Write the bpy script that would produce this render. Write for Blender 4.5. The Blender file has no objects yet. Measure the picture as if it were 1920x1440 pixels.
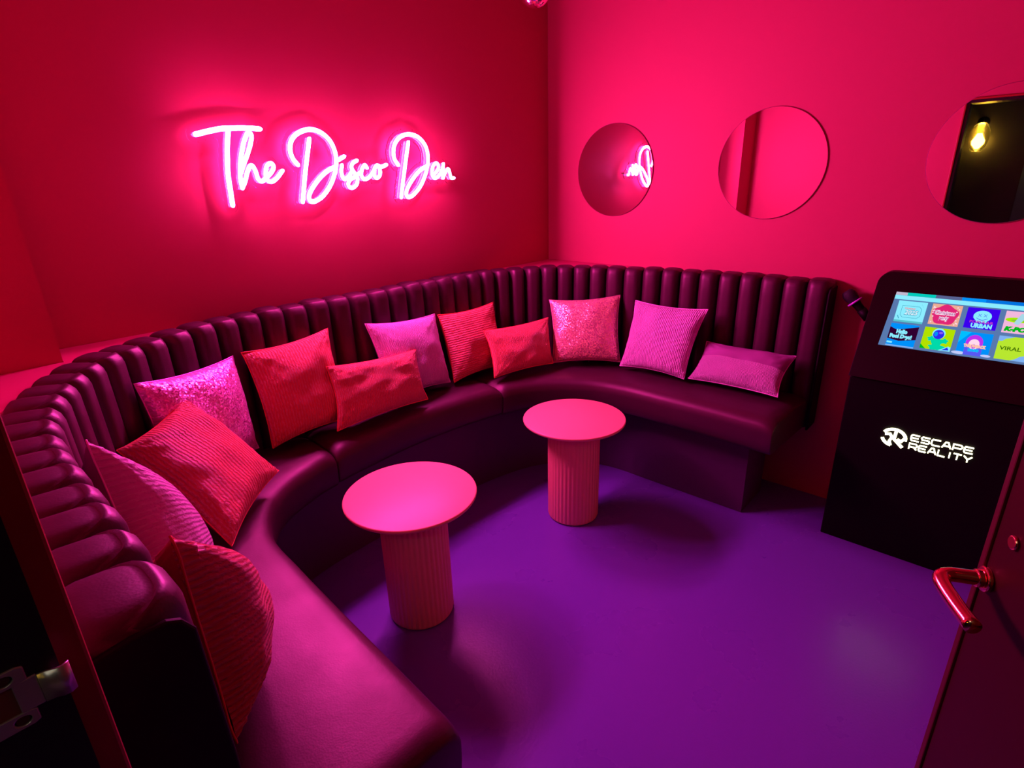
import bpy, bmesh, math, random
from mathutils import Vector, Matrix, noise
random.seed(7)
scene = bpy.context.scene
COL = scene.collection

# ---------------------------------------------------------------- camera
A, B = 2.765, 2.192                 # mirror wall plane x=A, sign wall plane y=B
H = 1.5
TH, YAW, ROLL, FPX = 0.3485, 0.82919, -0.028377, 1038.7
cam_d = bpy.data.cameras.new('camera'); cam = bpy.data.objects.new('camera', cam_d); COL.objects.link(cam)
fw = Vector((math.sin(YAW)*math.cos(TH), math.cos(YAW)*math.cos(TH), -math.sin(TH)))
rt = Vector((math.cos(YAW), -math.sin(YAW), 0)); up = rt.cross(fw)
r2 = rt*math.cos(ROLL)+up*math.sin(ROLL); u2 = -rt*math.sin(ROLL)+up*math.cos(ROLL)
M = Matrix((r2, u2, -fw)).transposed().to_4x4(); M.translation = Vector((0, 0, H))
cam.matrix_world = M
cam_d.sensor_fit = 'HORIZONTAL'; cam_d.sensor_width = 36.0; cam_d.lens = 36.0*FPX/1920
cam_d.clip_start = 0.01; cam_d.clip_end = 50
scene.camera = cam
# ---------------------------------------------------------------- world, colour, light levels
w = bpy.data.worlds.new('world'); scene.world = w; w.use_nodes = True
w.node_tree.nodes['Background'].inputs[0].default_value = (0.01, 0.004, 0.01, 1)
w.node_tree.nodes['Background'].inputs[1].default_value = 0.02
scene.view_settings.view_transform = 'Standard'; scene.view_settings.look = 'None'
scene.view_settings.exposure = 0.0; scene.view_settings.gamma = 1.0
scene.cycles.sample_clamp_indirect = 12.0
scene.cycles.max_bounces = 8; scene.cycles.diffuse_bounces = 5
NEON_FRONT = 372.0                  # the diffusing front face of the neon flex
NEON_SIDE = 5.0                     # its nearly opaque silicone sides
PINK = (1.0, 0.060, 0.52)
SCREEN = 1.0
LOGO = 5.0
BULB = 60.0
fill_d = bpy.data.lights.new('added_corridor_fill', 'POINT'); fill_d.energy = 3.0; fill_d.color = (1, .95, .78); fill_d.shadow_soft_size = .06
fill_o = bpy.data.objects.new('added_corridor_fill', fill_d); fill_o.location = (-.75, -.25, 2.35); COL.objects.link(fill_o)   # unseen weak lamp, added so the steel strike plate catches light

# ---------------------------------------------------------------- helpers
def link(o): COL.objects.link(o); return o
def tag(o, label=None, cat=None, group=None, kind=None):
    if label: o['label'] = label
    if cat: o['category'] = cat
    if group: o['group'] = group
    if kind: o['kind'] = kind
    return o
def empty(name, loc=(0, 0, 0), rz=0):
    o = bpy.data.objects.new(name, None); o.location = loc; o.rotation_euler = (0, 0, rz); o.empty_display_size = .05
    return link(o)
def mk(name, bm, mats, parent=None, smooth=True, loc=None):
    bmesh.ops.recalc_face_normals(bm, faces=bm.faces)
    me = bpy.data.meshes.new(name)
    for f in bm.faces: f.smooth = smooth
    bm.to_mesh(me); bm.free()
    for m in (mats if isinstance(mats, (list, tuple)) else [mats]): me.materials.append(m)
    o = bpy.data.objects.new(name, me)
    if parent is not None: o.parent = parent
    if loc is not None: o.location = loc
    return link(o)
def box(bm, x0, x1, y0, y1, z0, z1, mi=0):
    v = [bm.verts.new((x, y, z)) for z in (z0, z1) for y in (y0, y1) for x in (x0, x1)]
    fs = []
    for q in ((0, 2, 3, 1), (4, 5, 7, 6), (0, 1, 5, 4), (2, 6, 7, 3), (0, 4, 6, 2), (1, 3, 7, 5)):
        f = bm.faces.new([v[i] for i in q]); f.material_index = mi; fs.append(f)
    return v
def bevel(o, wd=.004, seg=2, ang=40):
    m = o.modifiers.new('bevel', 'BEVEL'); m.width = wd; m.segments = seg; m.limit_method = 'ANGLE'; m.angle_limit = math.radians(ang)
    return o
def cr(P, n):
    """Catmull-Rom through P, n samples per span."""
    P = [Vector(p) for p in P]; out = []
    for i in range(len(P)-1):
        p0 = P[i-1] if i else P[0]*2-P[1]; p1, p2 = P[i], P[i+1]
        p3 = P[i+2] if i+2 < len(P) else P[-1]*2-P[-2]
        for k in range(n):
            t = k/n
            out.append(0.5*((2*p1)+(p2-p0)*t+(2*p0-5*p1+4*p2-p3)*t*t+(3*p1-p0-3*p2+p3)*t**3))
    out.append(P[-1].copy()); return out
def resample(pts, step=None, n=None):
    L = [0]
    for a, b in zip(pts, pts[1:]): L.append(L[-1]+(b-a).length)
    n = n or max(1, round(L[-1]/step)); out = []; j = 0
    for i in range(n+1):
        s = L[-1]*i/n
        while j < len(L)-2 and L[j+1] < s: j += 1
        t = (s-L[j])/max(1e-9, L[j+1]-L[j]); out.append(pts[j].lerp(pts[j+1], min(1, max(0, t))))
    return out
def tube(bm, pts, r, seg=12, mi=0, cap=True, closed=False):
    pts = [Vector(p) for p in pts]; rings = []
    n0 = None; N = len(pts)
    for i, p in enumerate(pts):
        t = (pts[min(i+1, N-1)]-pts[max(i-1, 0)]).normalized()
        if n0 is None:
            n0 = t.cross(Vector((0, 0, 1)));  n0 = t.cross(Vector((0, 1, 0))) if n0.length < .1 else n0
        n0 = (n0-t*n0.dot(t)).normalized(); b = t.cross(n0)
        rr = r[i] if isinstance(r, (list, tuple)) else r
        rings.append([bm.verts.new(p+(n0*math.cos(a)+b*math.sin(a))*rr) for a in (2*math.pi*k/seg for k in range(seg))])
    for a, b in zip(rings, rings[1:]):
        for k in range(seg):
            f = bm.faces.new((a[k], a[(k+1) % seg], b[(k+1) % seg], b[k])); f.material_index = mi
    if cap:
        for rg in (rings[0], rings[-1]):
            f = bm.faces.new(rg if rg is rings[-1] else rg[::-1]); f.material_index = mi
def lathe(bm, prof, seg=64, flute=None, mi=0):
    """prof: list of (r, z, amount of fluting)"""
    rings = []
    for r, z, fl in prof:
        ring = []
        for k in range(seg):
            a = 2*math.pi*k/seg
            rr = r-(fl*(1-abs(math.cos(a*flute/2))) if flute and fl else 0)
            ring.append(bm.verts.new((rr*math.cos(a), rr*math.sin(a), z)))
        rings.append(ring)
    for a, b in zip(rings, rings[1:]):
        for k in range(seg):
            f = bm.faces.new((a[k], a[(k+1) % seg], b[(k+1) % seg], b[k])); f.material_index = mi
    bm.faces.new(rings[0][::-1]); bm.faces.new(rings[-1])

# ---------------------------------------------------------------- materials
def mat(name, col, rough=.5, metal=0, spec=.5, bump=0, bscale=200, coat=0, **kw):
    m = bpy.data.materials.new(name); m.use_nodes = True; nt = m.node_tree; b = nt.nodes['Principled BSDF']
    b.inputs['Base Color'].default_value = (*col, 1); b.inputs['Roughness'].default_value = rough
    b.inputs['Metallic'].default_value = metal; b.inputs['Specular IOR Level'].default_value = spec
    b.inputs['Coat Weight'].default_value = coat
    if bump:
        n = nt.nodes.new('ShaderNodeTexNoise'); n.inputs['Scale'].default_value = bscale; n.inputs['Detail'].default_value = 4
        t = nt.nodes.new('ShaderNodeTexCoord'); nt.links.new(t.outputs['Object'], n.inputs['Vector'])
        bp = nt.nodes.new('ShaderNodeBump'); bp.inputs['Strength'].default_value = bump; bp.inputs['Distance'].default_value = .002
        nt.links.new(n.outputs[0], bp.inputs['Height']); nt.links.new(bp.outputs[0], b.inputs['Normal'])
    return m
def emat(name, col, strength=1.0):
    m = bpy.data.materials.new(name); m.use_nodes = True; nt = m.node_tree; nt.nodes.clear()
    e = nt.nodes.new('ShaderNodeEmission'); o = nt.nodes.new('ShaderNodeOutputMaterial')
    e.inputs[0].default_value = (*col, 1); e.inputs[1].default_value = strength; nt.links.new(e.outputs[0], o.inputs[0])
    return m
def N(m, t): return m.node_tree.nodes.new(t)
def Lk(m, a, b): m.node_tree.links.new(a, b)

M_wall = mat('pink_wall_paint', (.50, .058, .118), .62, spec=.3, bump=.12, bscale=90)
M_frame = mat('dark_red_frame_paint', (.34, .02, .012), .45)
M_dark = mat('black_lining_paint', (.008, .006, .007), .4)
M_door = mat('dark_red_door_paint', (.022, .002, .002), .5, spec=.25, bump=.05, bscale=40)
M_door.node_tree.nodes['Principled BSDF'].inputs['Specular Tint'].default_value = (1, .3, .2, 1)
M_ceil = mat('dark_ceiling_paint', (.22, .02, .05), .8)
M_slate = mat('slate_blue_panel', (.05, .08, .11), .5)
M_table = mat('pink_lacquer', (.86, .42, .28), .45)
M_base = mat('dark_plinth_laminate', (.07, .025, .085), .5)
M_black = mat('satin_black_metal', (.003, .002, .002), .55, spec=.15)
M_blackfoam = mat('black_mesh_grille', (.02, .02, .02), .6, metal=.4, bump=.6, bscale=900)
M_chrome = mat('brushed_steel', (.55, .58, .50), .34, metal=.7, bump=.15, bscale=60)
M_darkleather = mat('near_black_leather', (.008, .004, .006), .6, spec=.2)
M_brass = mat('polished_brass', (.95, .45, .28), .16, metal=1)
M_ledge = mat('pink_ledge_paint', (.55, .04, .16), .5)
M_plastic = mat('violet_gloss_ring', (.55, .15, .85), .25)

# floor: purple resin with scuffs
M_floor = mat('purple_resin_floor', (.14, .065, .46), .38, spec=.3)
b = M_floor.node_tree.nodes['Principled BSDF']; tc = N(M_floor, 'ShaderNodeTexCoord')
n1 = N(M_floor, 'ShaderNodeTexNoise'); n1.inputs['Scale'].default_value = 3.0; n1.inputs['Detail'].default_value = 6
r1 = N(M_floor, 'ShaderNodeMapRange'); r1.inputs[3].default_value = .20; r1.inputs[4].default_value = .38
n2 = N(M_floor, 'ShaderNodeTexNoise'); n2.inputs['Scale'].default_value = 120; n2.inputs['Detail'].default_value = 3
bp = N(M_floor, 'ShaderNodeBump'); bp.inputs['Strength'].default_value = .22; bp.inputs['Distance'].default_value = .0015
Lk(M_floor, tc.outputs['Object'], n1.inputs[0]); Lk(M_floor, n1.outputs[0], r1.inputs[0]); Lk(M_floor, r1.outputs[0], b.inputs['Roughness'])
Lk(M_floor, tc.outputs['Object'], n2.inputs[0]); Lk(M_floor, n2.outputs[0], bp.inputs['Height']); Lk(M_floor, bp.outputs[0], b.inputs['Normal'])

# leather: pebbled burgundy with worn patches
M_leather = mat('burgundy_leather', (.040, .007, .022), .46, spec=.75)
b = M_leather.node_tree.nodes['Principled BSDF']; tc = N(M_leather, 'ShaderNodeTexCoord')
b.inputs['Specular Tint'].default_value = (1, .5, .72, 1)
vo = N(M_leather, 'ShaderNodeTexVoronoi'); vo.inputs['Scale'].default_value = 260
ns = N(M_leather, 'ShaderNodeTexNoise'); ns.inputs['Scale'].default_value = 9; ns.inputs['Detail'].default_value = 5
mr = N(M_leather, 'ShaderNodeMapRange'); mr.inputs[3].default_value = .40; mr.inputs[4].default_value = .58
bp = N(M_leather, 'ShaderNodeBump'); bp.inputs['Strength'].default_value = .12; bp.inputs['Distance'].default_value = .001
b2 = N(M_leather, 'ShaderNodeBump'); b2.inputs['Strength'].default_value = .25; b2.inputs['Distance'].default_value = .006
for x in (vo, ns): Lk(M_leather, tc.outputs['Object'], x.inputs[0])
Lk(M_leather, ns.outputs[0], mr.inputs[0]); Lk(M_leather, mr.outputs[0], b.inputs['Roughness'])
Lk(M_leather, ns.outputs[0], b2.inputs['Height']); Lk(M_leather, vo.outputs['Distance'], bp.inputs['Height'])
Lk(M_leather, b2.outputs[0], bp.inputs['Normal']); Lk(M_leather, bp.outputs[0], b.inputs['Normal'])

def fabric(name, col, col2, dirv='U', scale=46, rough=.42, rib=1.0):
    """crushed ribbed satin: fine wavy ribs running one way across the cushion (UV space)"""
    m = mat(name, col, rough, spec=.6); nt = m.node_tree; b = nt.nodes['Principled BSDF']
    b.inputs['Sheen Weight'].default_value = .15; b.inputs['Sheen Roughness'].default_value = .4
    b.inputs['Metallic'].default_value = .0
    uv = N(m, 'ShaderNodeTexCoord')
    wv = N(m, 'ShaderNodeTexWave'); wv.bands_direction = 'X' if dirv == 'U' else 'Y'
    wv.inputs['Scale'].default_value = scale/ (2*math.pi) * 2; wv.inputs['Distortion'].default_value = 3.2
    wv.inputs['Detail'].default_value = 3; wv.inputs['Detail Scale'].default_value = 3.0
    ns = N(m, 'ShaderNodeTexNoise'); ns.inputs['Detail'].default_value = 5; ns.inputs['Roughness'].default_value = .7
    mp = N(m, 'ShaderNodeMapping'); mp.inputs['Scale'].default_value = (42, 5, 1) if dirv == 'U' else (5, 42, 1)
    Lk(m, uv.outputs['UV'], wv.inputs[0]); Lk(m, uv.outputs['UV'], mp.inputs[0]); Lk(m, mp.outputs[0], ns.inputs[0])
    mx = N(m, 'ShaderNodeMix'); mx.data_type = 'RGBA'; mx.inputs[6].default_value = (*col, 1); mx.inputs[7].default_value = (*col2, 1)
    rp = N(m, 'ShaderNodeMapRange'); rp.inputs[1].default_value = .42; rp.inputs[2].default_value = .62
    Lk(m, ns.outputs[0], rp.inputs[0]); mu = N(m, 'ShaderNodeMath'); mu.operation = 'MULTIPLY'; mu.use_clamp = True; Lk(m, rp.outputs[0], mu.inputs[0]); Lk(m, wv.outputs['Fac'], mu.inputs[1]); Lk(m, mu.outputs[0], mx.inputs[0]); Lk(m, mx.outputs[2], b.inputs['Base Color'])
    ad = N(m, 'ShaderNodeMath'); ad.operation = 'ADD'; Lk(m, wv.outputs['Fac'], ad.inputs[0]); Lk(m, ns.outputs[0], ad.inputs[1])
    bp = N(m, 'ShaderNodeBump'); bp.inputs['Strength'].default_value = 1.0*rib; bp.inputs['Distance'].default_value = .005
    Lk(m, ad.outputs[0], bp.inputs['Height']); Lk(m, bp.outputs[0], b.inputs['Normal'])
    return m
RED, RED2 = (.90, .11, .06), (1.0, .62, .48)
PNK, PNK2 = (.86, .50, .80), (1.0, 1.0, 1.0)
M_redV = fabric('coral_ribbed_satin', RED, RED2, 'U', 34)
M_redH = fabric('coral_cross_ribbed_satin', RED, RED2, 'V', 30)
M_pinkV = fabric('pink_ribbed_satin', PNK, PNK2, 'U', 40)
M_pinkH = fabric('pink_cross_ribbed_satin', PNK, PNK2, 'V', 30)
M_pinkplain = mat('plain_pink_satin', (.32, .12, .30), .45, spec=.5)
M_redplain = mat('plain_coral_satin', (.62, .08, .07), .45, spec=.5)

def sequin(name, c1, c2):
    m = mat(name, c1, .32, metal=.5); nt = m.node_tree; b = nt.nodes['Principled BSDF']
    uv = N(m, 'ShaderNodeTexCoord'); vo = N(m, 'ShaderNodeTexVoronoi'); vo.inputs['Scale'].default_value = 85
    Lk(m, uv.outputs['UV'], vo.inputs[0])
    # each sequin tilts its own way
    sub = N(m, 'ShaderNodeVectorMath'); sub.operation = 'SUBTRACT'; sub.inputs[1].default_value = (.5, .5, .5)
    sc = N(m, 'ShaderNodeVectorMath'); sc.operation = 'SCALE'; sc.inputs[3].default_value = .55
    ge = N(m, 'ShaderNodeNewGeometry'); add = N(m, 'ShaderNodeVectorMath'); add.operation = 'ADD'
    nr = N(m, 'ShaderNodeVectorMath'); nr.operation = 'NORMALIZE'
    Lk(m, vo.outputs['Color'], sub.inputs[0]); Lk(m, sub.outputs[0], sc.inputs[0]); Lk(m, ge.outputs['Normal'], add.inputs[0])
    Lk(m, sc.outputs[0], add.inputs[1]); Lk(m, add.outputs[0], nr.inputs[0]); Lk(m, nr.outputs[0], b.inputs['Normal'])
    mx = N(m, 'ShaderNodeMix'); mx.data_type = 'RGBA'; mx.inputs[6].default_value = (*c1, 1); mx.inputs[7].default_value = (*c2, 1)
    sp = N(m, 'ShaderNodeSeparateColor'); Lk(m, vo.outputs['Color'], sp.inputs[0]); Lk(m, sp.outputs[1], mx.inputs[0])
    Lk(m, mx.outputs[2], b.inputs['Base Color'])
    return m
M_seqA = sequin('magenta_sequins', (.70, .20, .65), (1, .75, .95))
M_seqB = sequin('rose_gold_sequins', (.80, .45, .55), (1, 1, .40))
M_mirror = mat('silvered_mirror', (.97, .94, .94), .0, metal=1)
M_mirror_edge = mat('bevelled_glass_edge', (.30, .05, .12), .12, spec=.8)
M_acrylic = mat('clear_acrylic', (1, .97, .99), .02)
M_acrylic.node_tree.nodes['Principled BSDF'].inputs['Transmission Weight'].default_value = 1.0
M_acrylic.node_tree.nodes['Principled BSDF'].inputs['IOR'].default_value = 1.3
M_neon = emat('neon_front_diffuser', PINK, NEON_FRONT)
M_neon_side = emat('neon_silicone_sides', (1.0, .05, .20), NEON_SIDE)
M_bulb = emat('warm_bulb', (1.0, .62, .07), BULB)
M_lampglass = mat('amber_lamp_glass', (1, .85, .35), .15)
M_lampglass.node_tree.nodes['Principled BSDF'].inputs['Transmission Weight'].default_value = 1.0
M_logo = emat('backlit_acrylic_letters', (1.0, .93, .55), LOGO)

# ---------------------------------------------------------------- room shell
XL, YF, ZC = 0.0, -1.05, 2.55
JY0, JY1, JZ = -.47, .50, 1.95                  # doorway in the left wall
def wallbox(name, *a, m=M_wall, kind='structure'):
    bm = bmesh.new(); box(bm, *a); o = mk(name, bm, m, smooth=False); o['kind'] = kind; return o
wallbox('floor', -1.6, A+.2, YF-.2, B+.2, -.1, 0, m=M_floor)
wallbox('ceiling', -1.6, A+.2, YF-.2, B+.2, ZC, ZC+.1, m=M_ceil)
wallbox('wall_back', -.15, A+.2, B, B+.15, 0, ZC)
wallbox('wall_right', A, A+.15, YF, B, 0, ZC)
wallbox('wall_front', -.15, A+.15, YF-.15, YF, 0, ZC)
bm = bmesh.new()
box(bm, -.15, XL, JY1+.03, B, 0, ZC); box(bm, -.15, XL, YF, JY0-.03, 0, ZC); box(bm, -.15, XL, JY0-.03, JY1+.03, JZ+.03, ZC)
mk('wall_left', bm, M_wall, smooth=False)['kind'] = 'structure'
# boxed-out column in the corner left of the sign
bm = bmesh.new(); box(bm, XL, .262, 2.006, B, 0, ZC); mk('wall_corner', bm, M_wall, smooth=False)['kind'] = 'structure'
# door frame: black lining and dark red architrave
bm = bmesh.new()
box(bm, -.16, .0045, JY1, JY1+.03, 0, JZ+.03); box(bm, -.16, .0045, JY0-.03, JY0, 0, JZ+.03); box(bm, -.16, .0045, JY0, JY1, JZ, JZ+.03)
mk('trim_1', bm, M_dark, smooth=False)['kind'] = 'structure'
bm = bmesh.new()
box(bm, .0003, .0245, JY1+.018, JY1+.031, 0, JZ+.031); box(bm, .0003, .0245, JY0-.031, JY0-.018, 0, JZ+.031); box(bm, .0003, .0245, JY0-.018, JY1+.018, JZ+.018, JZ+.031)
bevel(mk('trim_2', bm, M_frame, smooth=False), .003)['kind'] = 'structure'
# corridor outside the doorway
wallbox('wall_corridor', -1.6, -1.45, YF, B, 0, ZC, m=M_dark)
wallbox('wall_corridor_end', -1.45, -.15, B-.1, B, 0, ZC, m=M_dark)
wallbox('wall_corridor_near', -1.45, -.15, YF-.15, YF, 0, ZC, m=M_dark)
bm = bmesh.new(); box(bm, -1.45, -1.42, -.75, .15, 0, 2.0); box(bm, -1.42, -1.41, -.65, .05, .15, 1.85)
bevel(mk('trim_3', bm, M_slate, smooth=False), .004)['kind'] = 'structure'

# painted ledges filling the corners behind the curved back
def ledge(name, poly, label):
    bm = bmesh.new(); z0, z1 = 1.015, 1.045
    a = [bm.verts.new((x, y, z0)) for x, y in poly]; c = [bm.verts.new((x, y, z1)) for x, y in poly]
    bm.faces.new(a[::-1]); bm.faces.new(c)
    for i in range(len(poly)): j = (i+1) % len(poly); bm.faces.new((a[i], a[j], c[j], c[i]))
    tag(mk(name, bm, M_ledge, smooth=False), label, 'ledge')
ledge('corner_ledge', [(.002, 1.30), (.06, 1.52), (.11, 1.70), (.20, 1.86), (.36, 2.03), (.53, 2.11), (.70, 2.19), (.264, 2.19), (.264, 2.004), (.002, 2.004)],
      'pink painted ledge in the left corner behind the curved end of the sofa back')
ledge('corner_ledge', [(2.14, 2.19), (2.30, 2.10), (2.46, 1.95), (2.55, 1.80), (2.62, 1.62), (2.70, 1.36), (2.763, 1.20), (2.763, 2.19)],
      'pink painted ledge behind the sofa back in the far corner, between sign and first mirror')

# ---------------------------------------------------------------- the open door with its lever handle
u = Vector((.9, .436, 0)).normalized()
droot = empty('door_1', (0.003, -.462, 0), math.atan2(u.y, u.x)); droot['kind'] = 'structure'
DW = .955
bm = bmesh.new(); box(bm, .002, DW-.012, -.044, 0, .008, 1.94); bevel(mk('door_leaf', bm, M_door, droot, False), .002)
bm = bmesh.new(); box(bm, DW-.012, DW, -.046, .003, .008, 1.94); bevel(mk('door_edge_strip', bm, mat('red_door_lipping', (.06, .004, .003), .5, spec=.3), droot, False), .002)
hd = empty('lever_handle'); hd.parent = droot; hx, hz = .932, 1.0
bm = bmesh.new()
path = cr([(0, .0, 0), (0, .03, 0), (-.001, .043, 0), (-.008, .054, 0), (-.024, .058, -.001), (-.06, .057, -.002), (-.098, .055, -.001)], 6)
tube(bm, path, .0096, 16); o = mk('lever', bm, M_brass, hd); o.location = (hx, 0, hz)
bm = bmesh.new(); tube(bm, [(0, 0, 0), (0, .006, 0)], .0165, 28); tube(bm, [(0, .006, 0), (0, .014, 0)], .012, 20); o = mk('rose', bm, M_brass, hd, False); o.location = (hx, 0, hz)
bevel(o, .0015)
bm = bmesh.new(); tube(bm, [(0, 0, 0), (0, .004, 0)], .009, 24); o = mk('lock_button', bm, M_brass, droot, False); o.location = (.905, 0, 1.075); bevel(o, .0015)

# ---------------------------------------------------------------- strike plate on the near jamb
sp = empty('strike_plate', (-.02, JY1, 1.14)); tag(sp, 'small grey steel strike plate screwed to the black door jamb', 'strike plate')
bm = bmesh.new()
def plate_with_hole(bm, x0, x1, z0, z1, hxx, hzz, hr, y0, y1, n=24):
    def sq(a):
        c, s = math.cos(a), math.sin(a); k = 1/max(abs(c), abs(s)); return c*k, s*k
    cx, cz, wx, wz = (x0+x1)/2, (z0+z1)/2, (x1-x0)/2, (z1-z0)/2
    R = []
    for k in range(n):
        a = 2*math.pi*(k+.5)/n; q = sq(a)
        R.append([bm.verts.new(p) for p in ((cx+q[0]*wx, y0, cz+q[1]*wz), (hxx+hr*math.cos(a), y0, hzz+hr*.8*math.sin(a)),
                                            (cx+q[0]*wx, y1, cz+q[1]*wz), (hxx+hr*math.cos(a), y1, hzz+hr*.8*math.sin(a)))])
    for k in range(n):
        a, b_ = R[k], R[(k+1) % n]
        bm.faces.new((a[0], b_[0], b_[1], a[1])); bm.faces.new((a[2], a[3], b_[3], b_[2]))
        bm.faces.new((a[0], a[2], b_[2], b_[0])); bm.faces.new((a[1], b_[1], b_[3], a[3]))
y0, y1 = -.0025, 0.0
plate_with_hole(bm, -.034, .005, .012, .027, -.008, .0195, .0055, y0, y1)     # upper tab
plate_with_hole(bm, -.034, .004, -.028, -.014, -.006, -.021, .0052, y0, y1)   # lower tab
box(bm, -.005, .010, y0, y1, -.0145, .0135)                                    # web beside the bolt hole
box(bm, -.034, -.026, y0, y1, -.0145, .0135)
sp_p = mk('plate', bm, M_chrome, sp, False); bevel(sp_p, .0012)
bm = bmesh.new()
lip = [(.010, -.0012), (.016, -.0022), (.021, -.0052), (.0255, -.0058), (.030, -.003)]
rows = []
for (x, y) in lip:
    rows.append([bm.verts.new((x, y+dy, z)) for dy in (0, -.0022) for z in (-.014, .013)])
for a, b_ in zip(rows, rows[1:]):
    for i, j in ((0, 1), (3, 2), (1, 3), (2, 0)): bm.faces.new((a[i], a[j], b_[j], b_[i]))
bm.faces.new((rows[0][0], rows[0][2], rows[0][3], rows[0][1])); bm.faces.new((rows[-1][0], rows[-1][1], rows[-1][3], rows[-1][2]))
mk('curved_lip', bm, M_chrome, sp)
bm = bmesh.new(); box(bm, -.0262, -.0048, -.0008, .0004, -.0142, .0135)
mk('bolt_recess', bm, mat('raw_wood_recess', (.16, .04, .02), .7), sp, False)
for zz, xx in ((.0195, -.008), (-.021, -.006)):
    bm = bmesh.new(); tube(bm, [(xx, -.0012, zz), (xx, 0, zz)], .0042, 16); mk('screw', bm, mat('dark_screw', (.12, .05, .03), .4, metal=.6), sp, False)

# ---------------------------------------------------------------- mirrors
for i, (yy, lab) in enumerate(((1.737, 'round frameless mirror nearest the corner, reflecting the glowing sign'),
                               (.924, 'middle one of three round frameless wall mirrors, reflecting a bare corner'),
                               (.1115, 'round frameless mirror above the kiosk, reflecting the dark doorway and yellow lamp'))):
    r = .2362; mroot = empty('round_mirror', (A, yy, 1.5458)); tag(mroot, lab, 'mirror', 'round mirrors on the pink wall')
    bm = bmesh.new(); ring = [[bm.verts.new((x, rr*math.cos(a), rr*math.sin(a))) for a in (2*math.pi*k/96 for k in range(96))]
                              for x, rr in ((-.0005, r-.0005), (-.005, r-.0005), (-.0065, r-.003))]
    for a_, b_ in zip(ring, ring[1:]):
        for k in range(96): bm.faces.new((a_[k], a_[(k+1) % 96], b_[(k+1) % 96], b_[k]))
    bm.faces.new(ring[0][::-1])
    c = mk('polished_edge', bm, M_mirror_edge, mroot)
    bm = bmesh.new()
    ra = [bm.verts.new((-.0067, (r-.003)*math.cos(a), (r-.003)*math.sin(a))) for a in (2*math.pi*k/96 for k in range(96))]
    rb_ = [bm.verts.new((-.004, v.co.y, v.co.z)) for v in ra]
    bm.faces.new(ra); bm.faces.new(rb_[::-1])
    for k in range(96): bm.faces.new((ra[k], rb_[k], rb_[(k+1) % 96], ra[(k+1) % 96]))
    mk('glass', bm, M_mirror, mroot, False)

# ---------------------------------------------------------------- neon sign "The Disco Den"
STROKES = [
 ('T', [[0.803, 1.68], [0.845, 1.691], [0.89, 1.701], [0.936, 1.705], [0.983, 1.707], [1.025, 1.706]]),
 ('T', [[0.914, 1.7], [0.901, 1.653], [0.891, 1.601], [0.884, 1.553], [0.882, 1.509], [0.88, 1.451]]),
 ('h', [[0.925, 1.508], [0.925, 1.544], [0.933, 1.584], [0.945, 1.624], [0.961, 1.663], [0.981, 1.693], [0.991, 1.684], [0.983, 1.657], [0.964, 1.619], [0.943, 1.584], [0.93, 1.559]]),
 ('he', [[0.925, 1.508], [0.939, 1.53], [0.957, 1.568], [0.973, 1.584], [0.983, 1.566], [0.988, 1.538], [1.0, 1.529], [1.018, 1.54], [1.041, 1.559], [1.054, 1.577], [1.048, 1.591], [1.031, 1.584], [1.02, 1.559], [1.021, 1.536], [1.036, 1.527], [1.059, 1.539], [1.085, 1.564]]),
 ('D', [[1.151, 1.587], [1.135, 1.608], [1.129, 1.638], [1.14, 1.671], [1.169, 1.697], [1.218, 1.713], [1.262, 1.706], [1.298, 1.681], [1.317, 1.644], [1.32, 1.605], [1.308, 1.56], [1.281, 1.512], [1.242, 1.472], [1.207, 1.453], [1.186, 1.451], [1.178, 1.467], [1.193, 1.494], [1.231, 1.533], [1.271, 1.562], [1.313, 1.58]]),
 ('D', [[1.214, 1.678], [1.197, 1.623], [1.176, 1.553], [1.161, 1.497], [1.149, 1.452]]),
 ('i', [[1.332, 1.606], [1.357, 1.618]]),
 ('i', [[1.342, 1.584], [1.336, 1.557], [1.344, 1.533], [1.366, 1.541], [1.384, 1.559]]),
 ('s', [[1.414, 1.603], [1.394, 1.593], [1.386, 1.575], [1.398, 1.554], [1.409, 1.533], [1.4, 1.509], [1.375, 1.497], [1.361, 1.51], [1.372, 1.528], [1.398, 1.541], [1.422, 1.556]]),
 ('c', [[1.46, 1.576], [1.451, 1.586], [1.434, 1.567], [1.43, 1.543], [1.443, 1.53], [1.47, 1.54], [1.497, 1.567]]),
 ('o', [[1.523, 1.583], [1.508, 1.583], [1.495, 1.564], [1.494, 1.543], [1.506, 1.534], [1.522, 1.545], [1.526, 1.567], [1.519, 1.581], [1.536, 1.579], [1.56, 1.587]]),
 ('D', [[1.624, 1.588], [1.608, 1.61], [1.605, 1.641], [1.619, 1.675], [1.651, 1.702], [1.698, 1.714], [1.747, 1.705], [1.782, 1.677], [1.797, 1.642], [1.795, 1.596], [1.779, 1.553], [1.746, 1.502], [1.703, 1.464], [1.668, 1.45], [1.655, 1.465], [1.67, 1.495], [1.708, 1.535], [1.749, 1.566], [1.79, 1.583]]),
 ('D', [[1.691, 1.68], [1.674, 1.625], [1.653, 1.553], [1.638, 1.501], [1.625, 1.452]]),
 ('e', [[1.825, 1.544], [1.855, 1.57], [1.855, 1.591], [1.839, 1.594], [1.821, 1.576], [1.816, 1.545], [1.831, 1.529], [1.858, 1.542], [1.879, 1.568], [1.889, 1.591]]),
 ('n', [[1.889, 1.591], [1.884, 1.56], [1.879, 1.527], [1.894, 1.549], [1.917, 1.57], [1.927, 1.552], [1.933, 1.53], [1.95, 1.529]])]
SX, SZ = 1.38, 1.58
sign = empty('neon_sign', (SX, B, SZ)); tag(sign, 'glowing pink neon script sign reading The Disco Den on the pink wall', 'neon sign')
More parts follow.
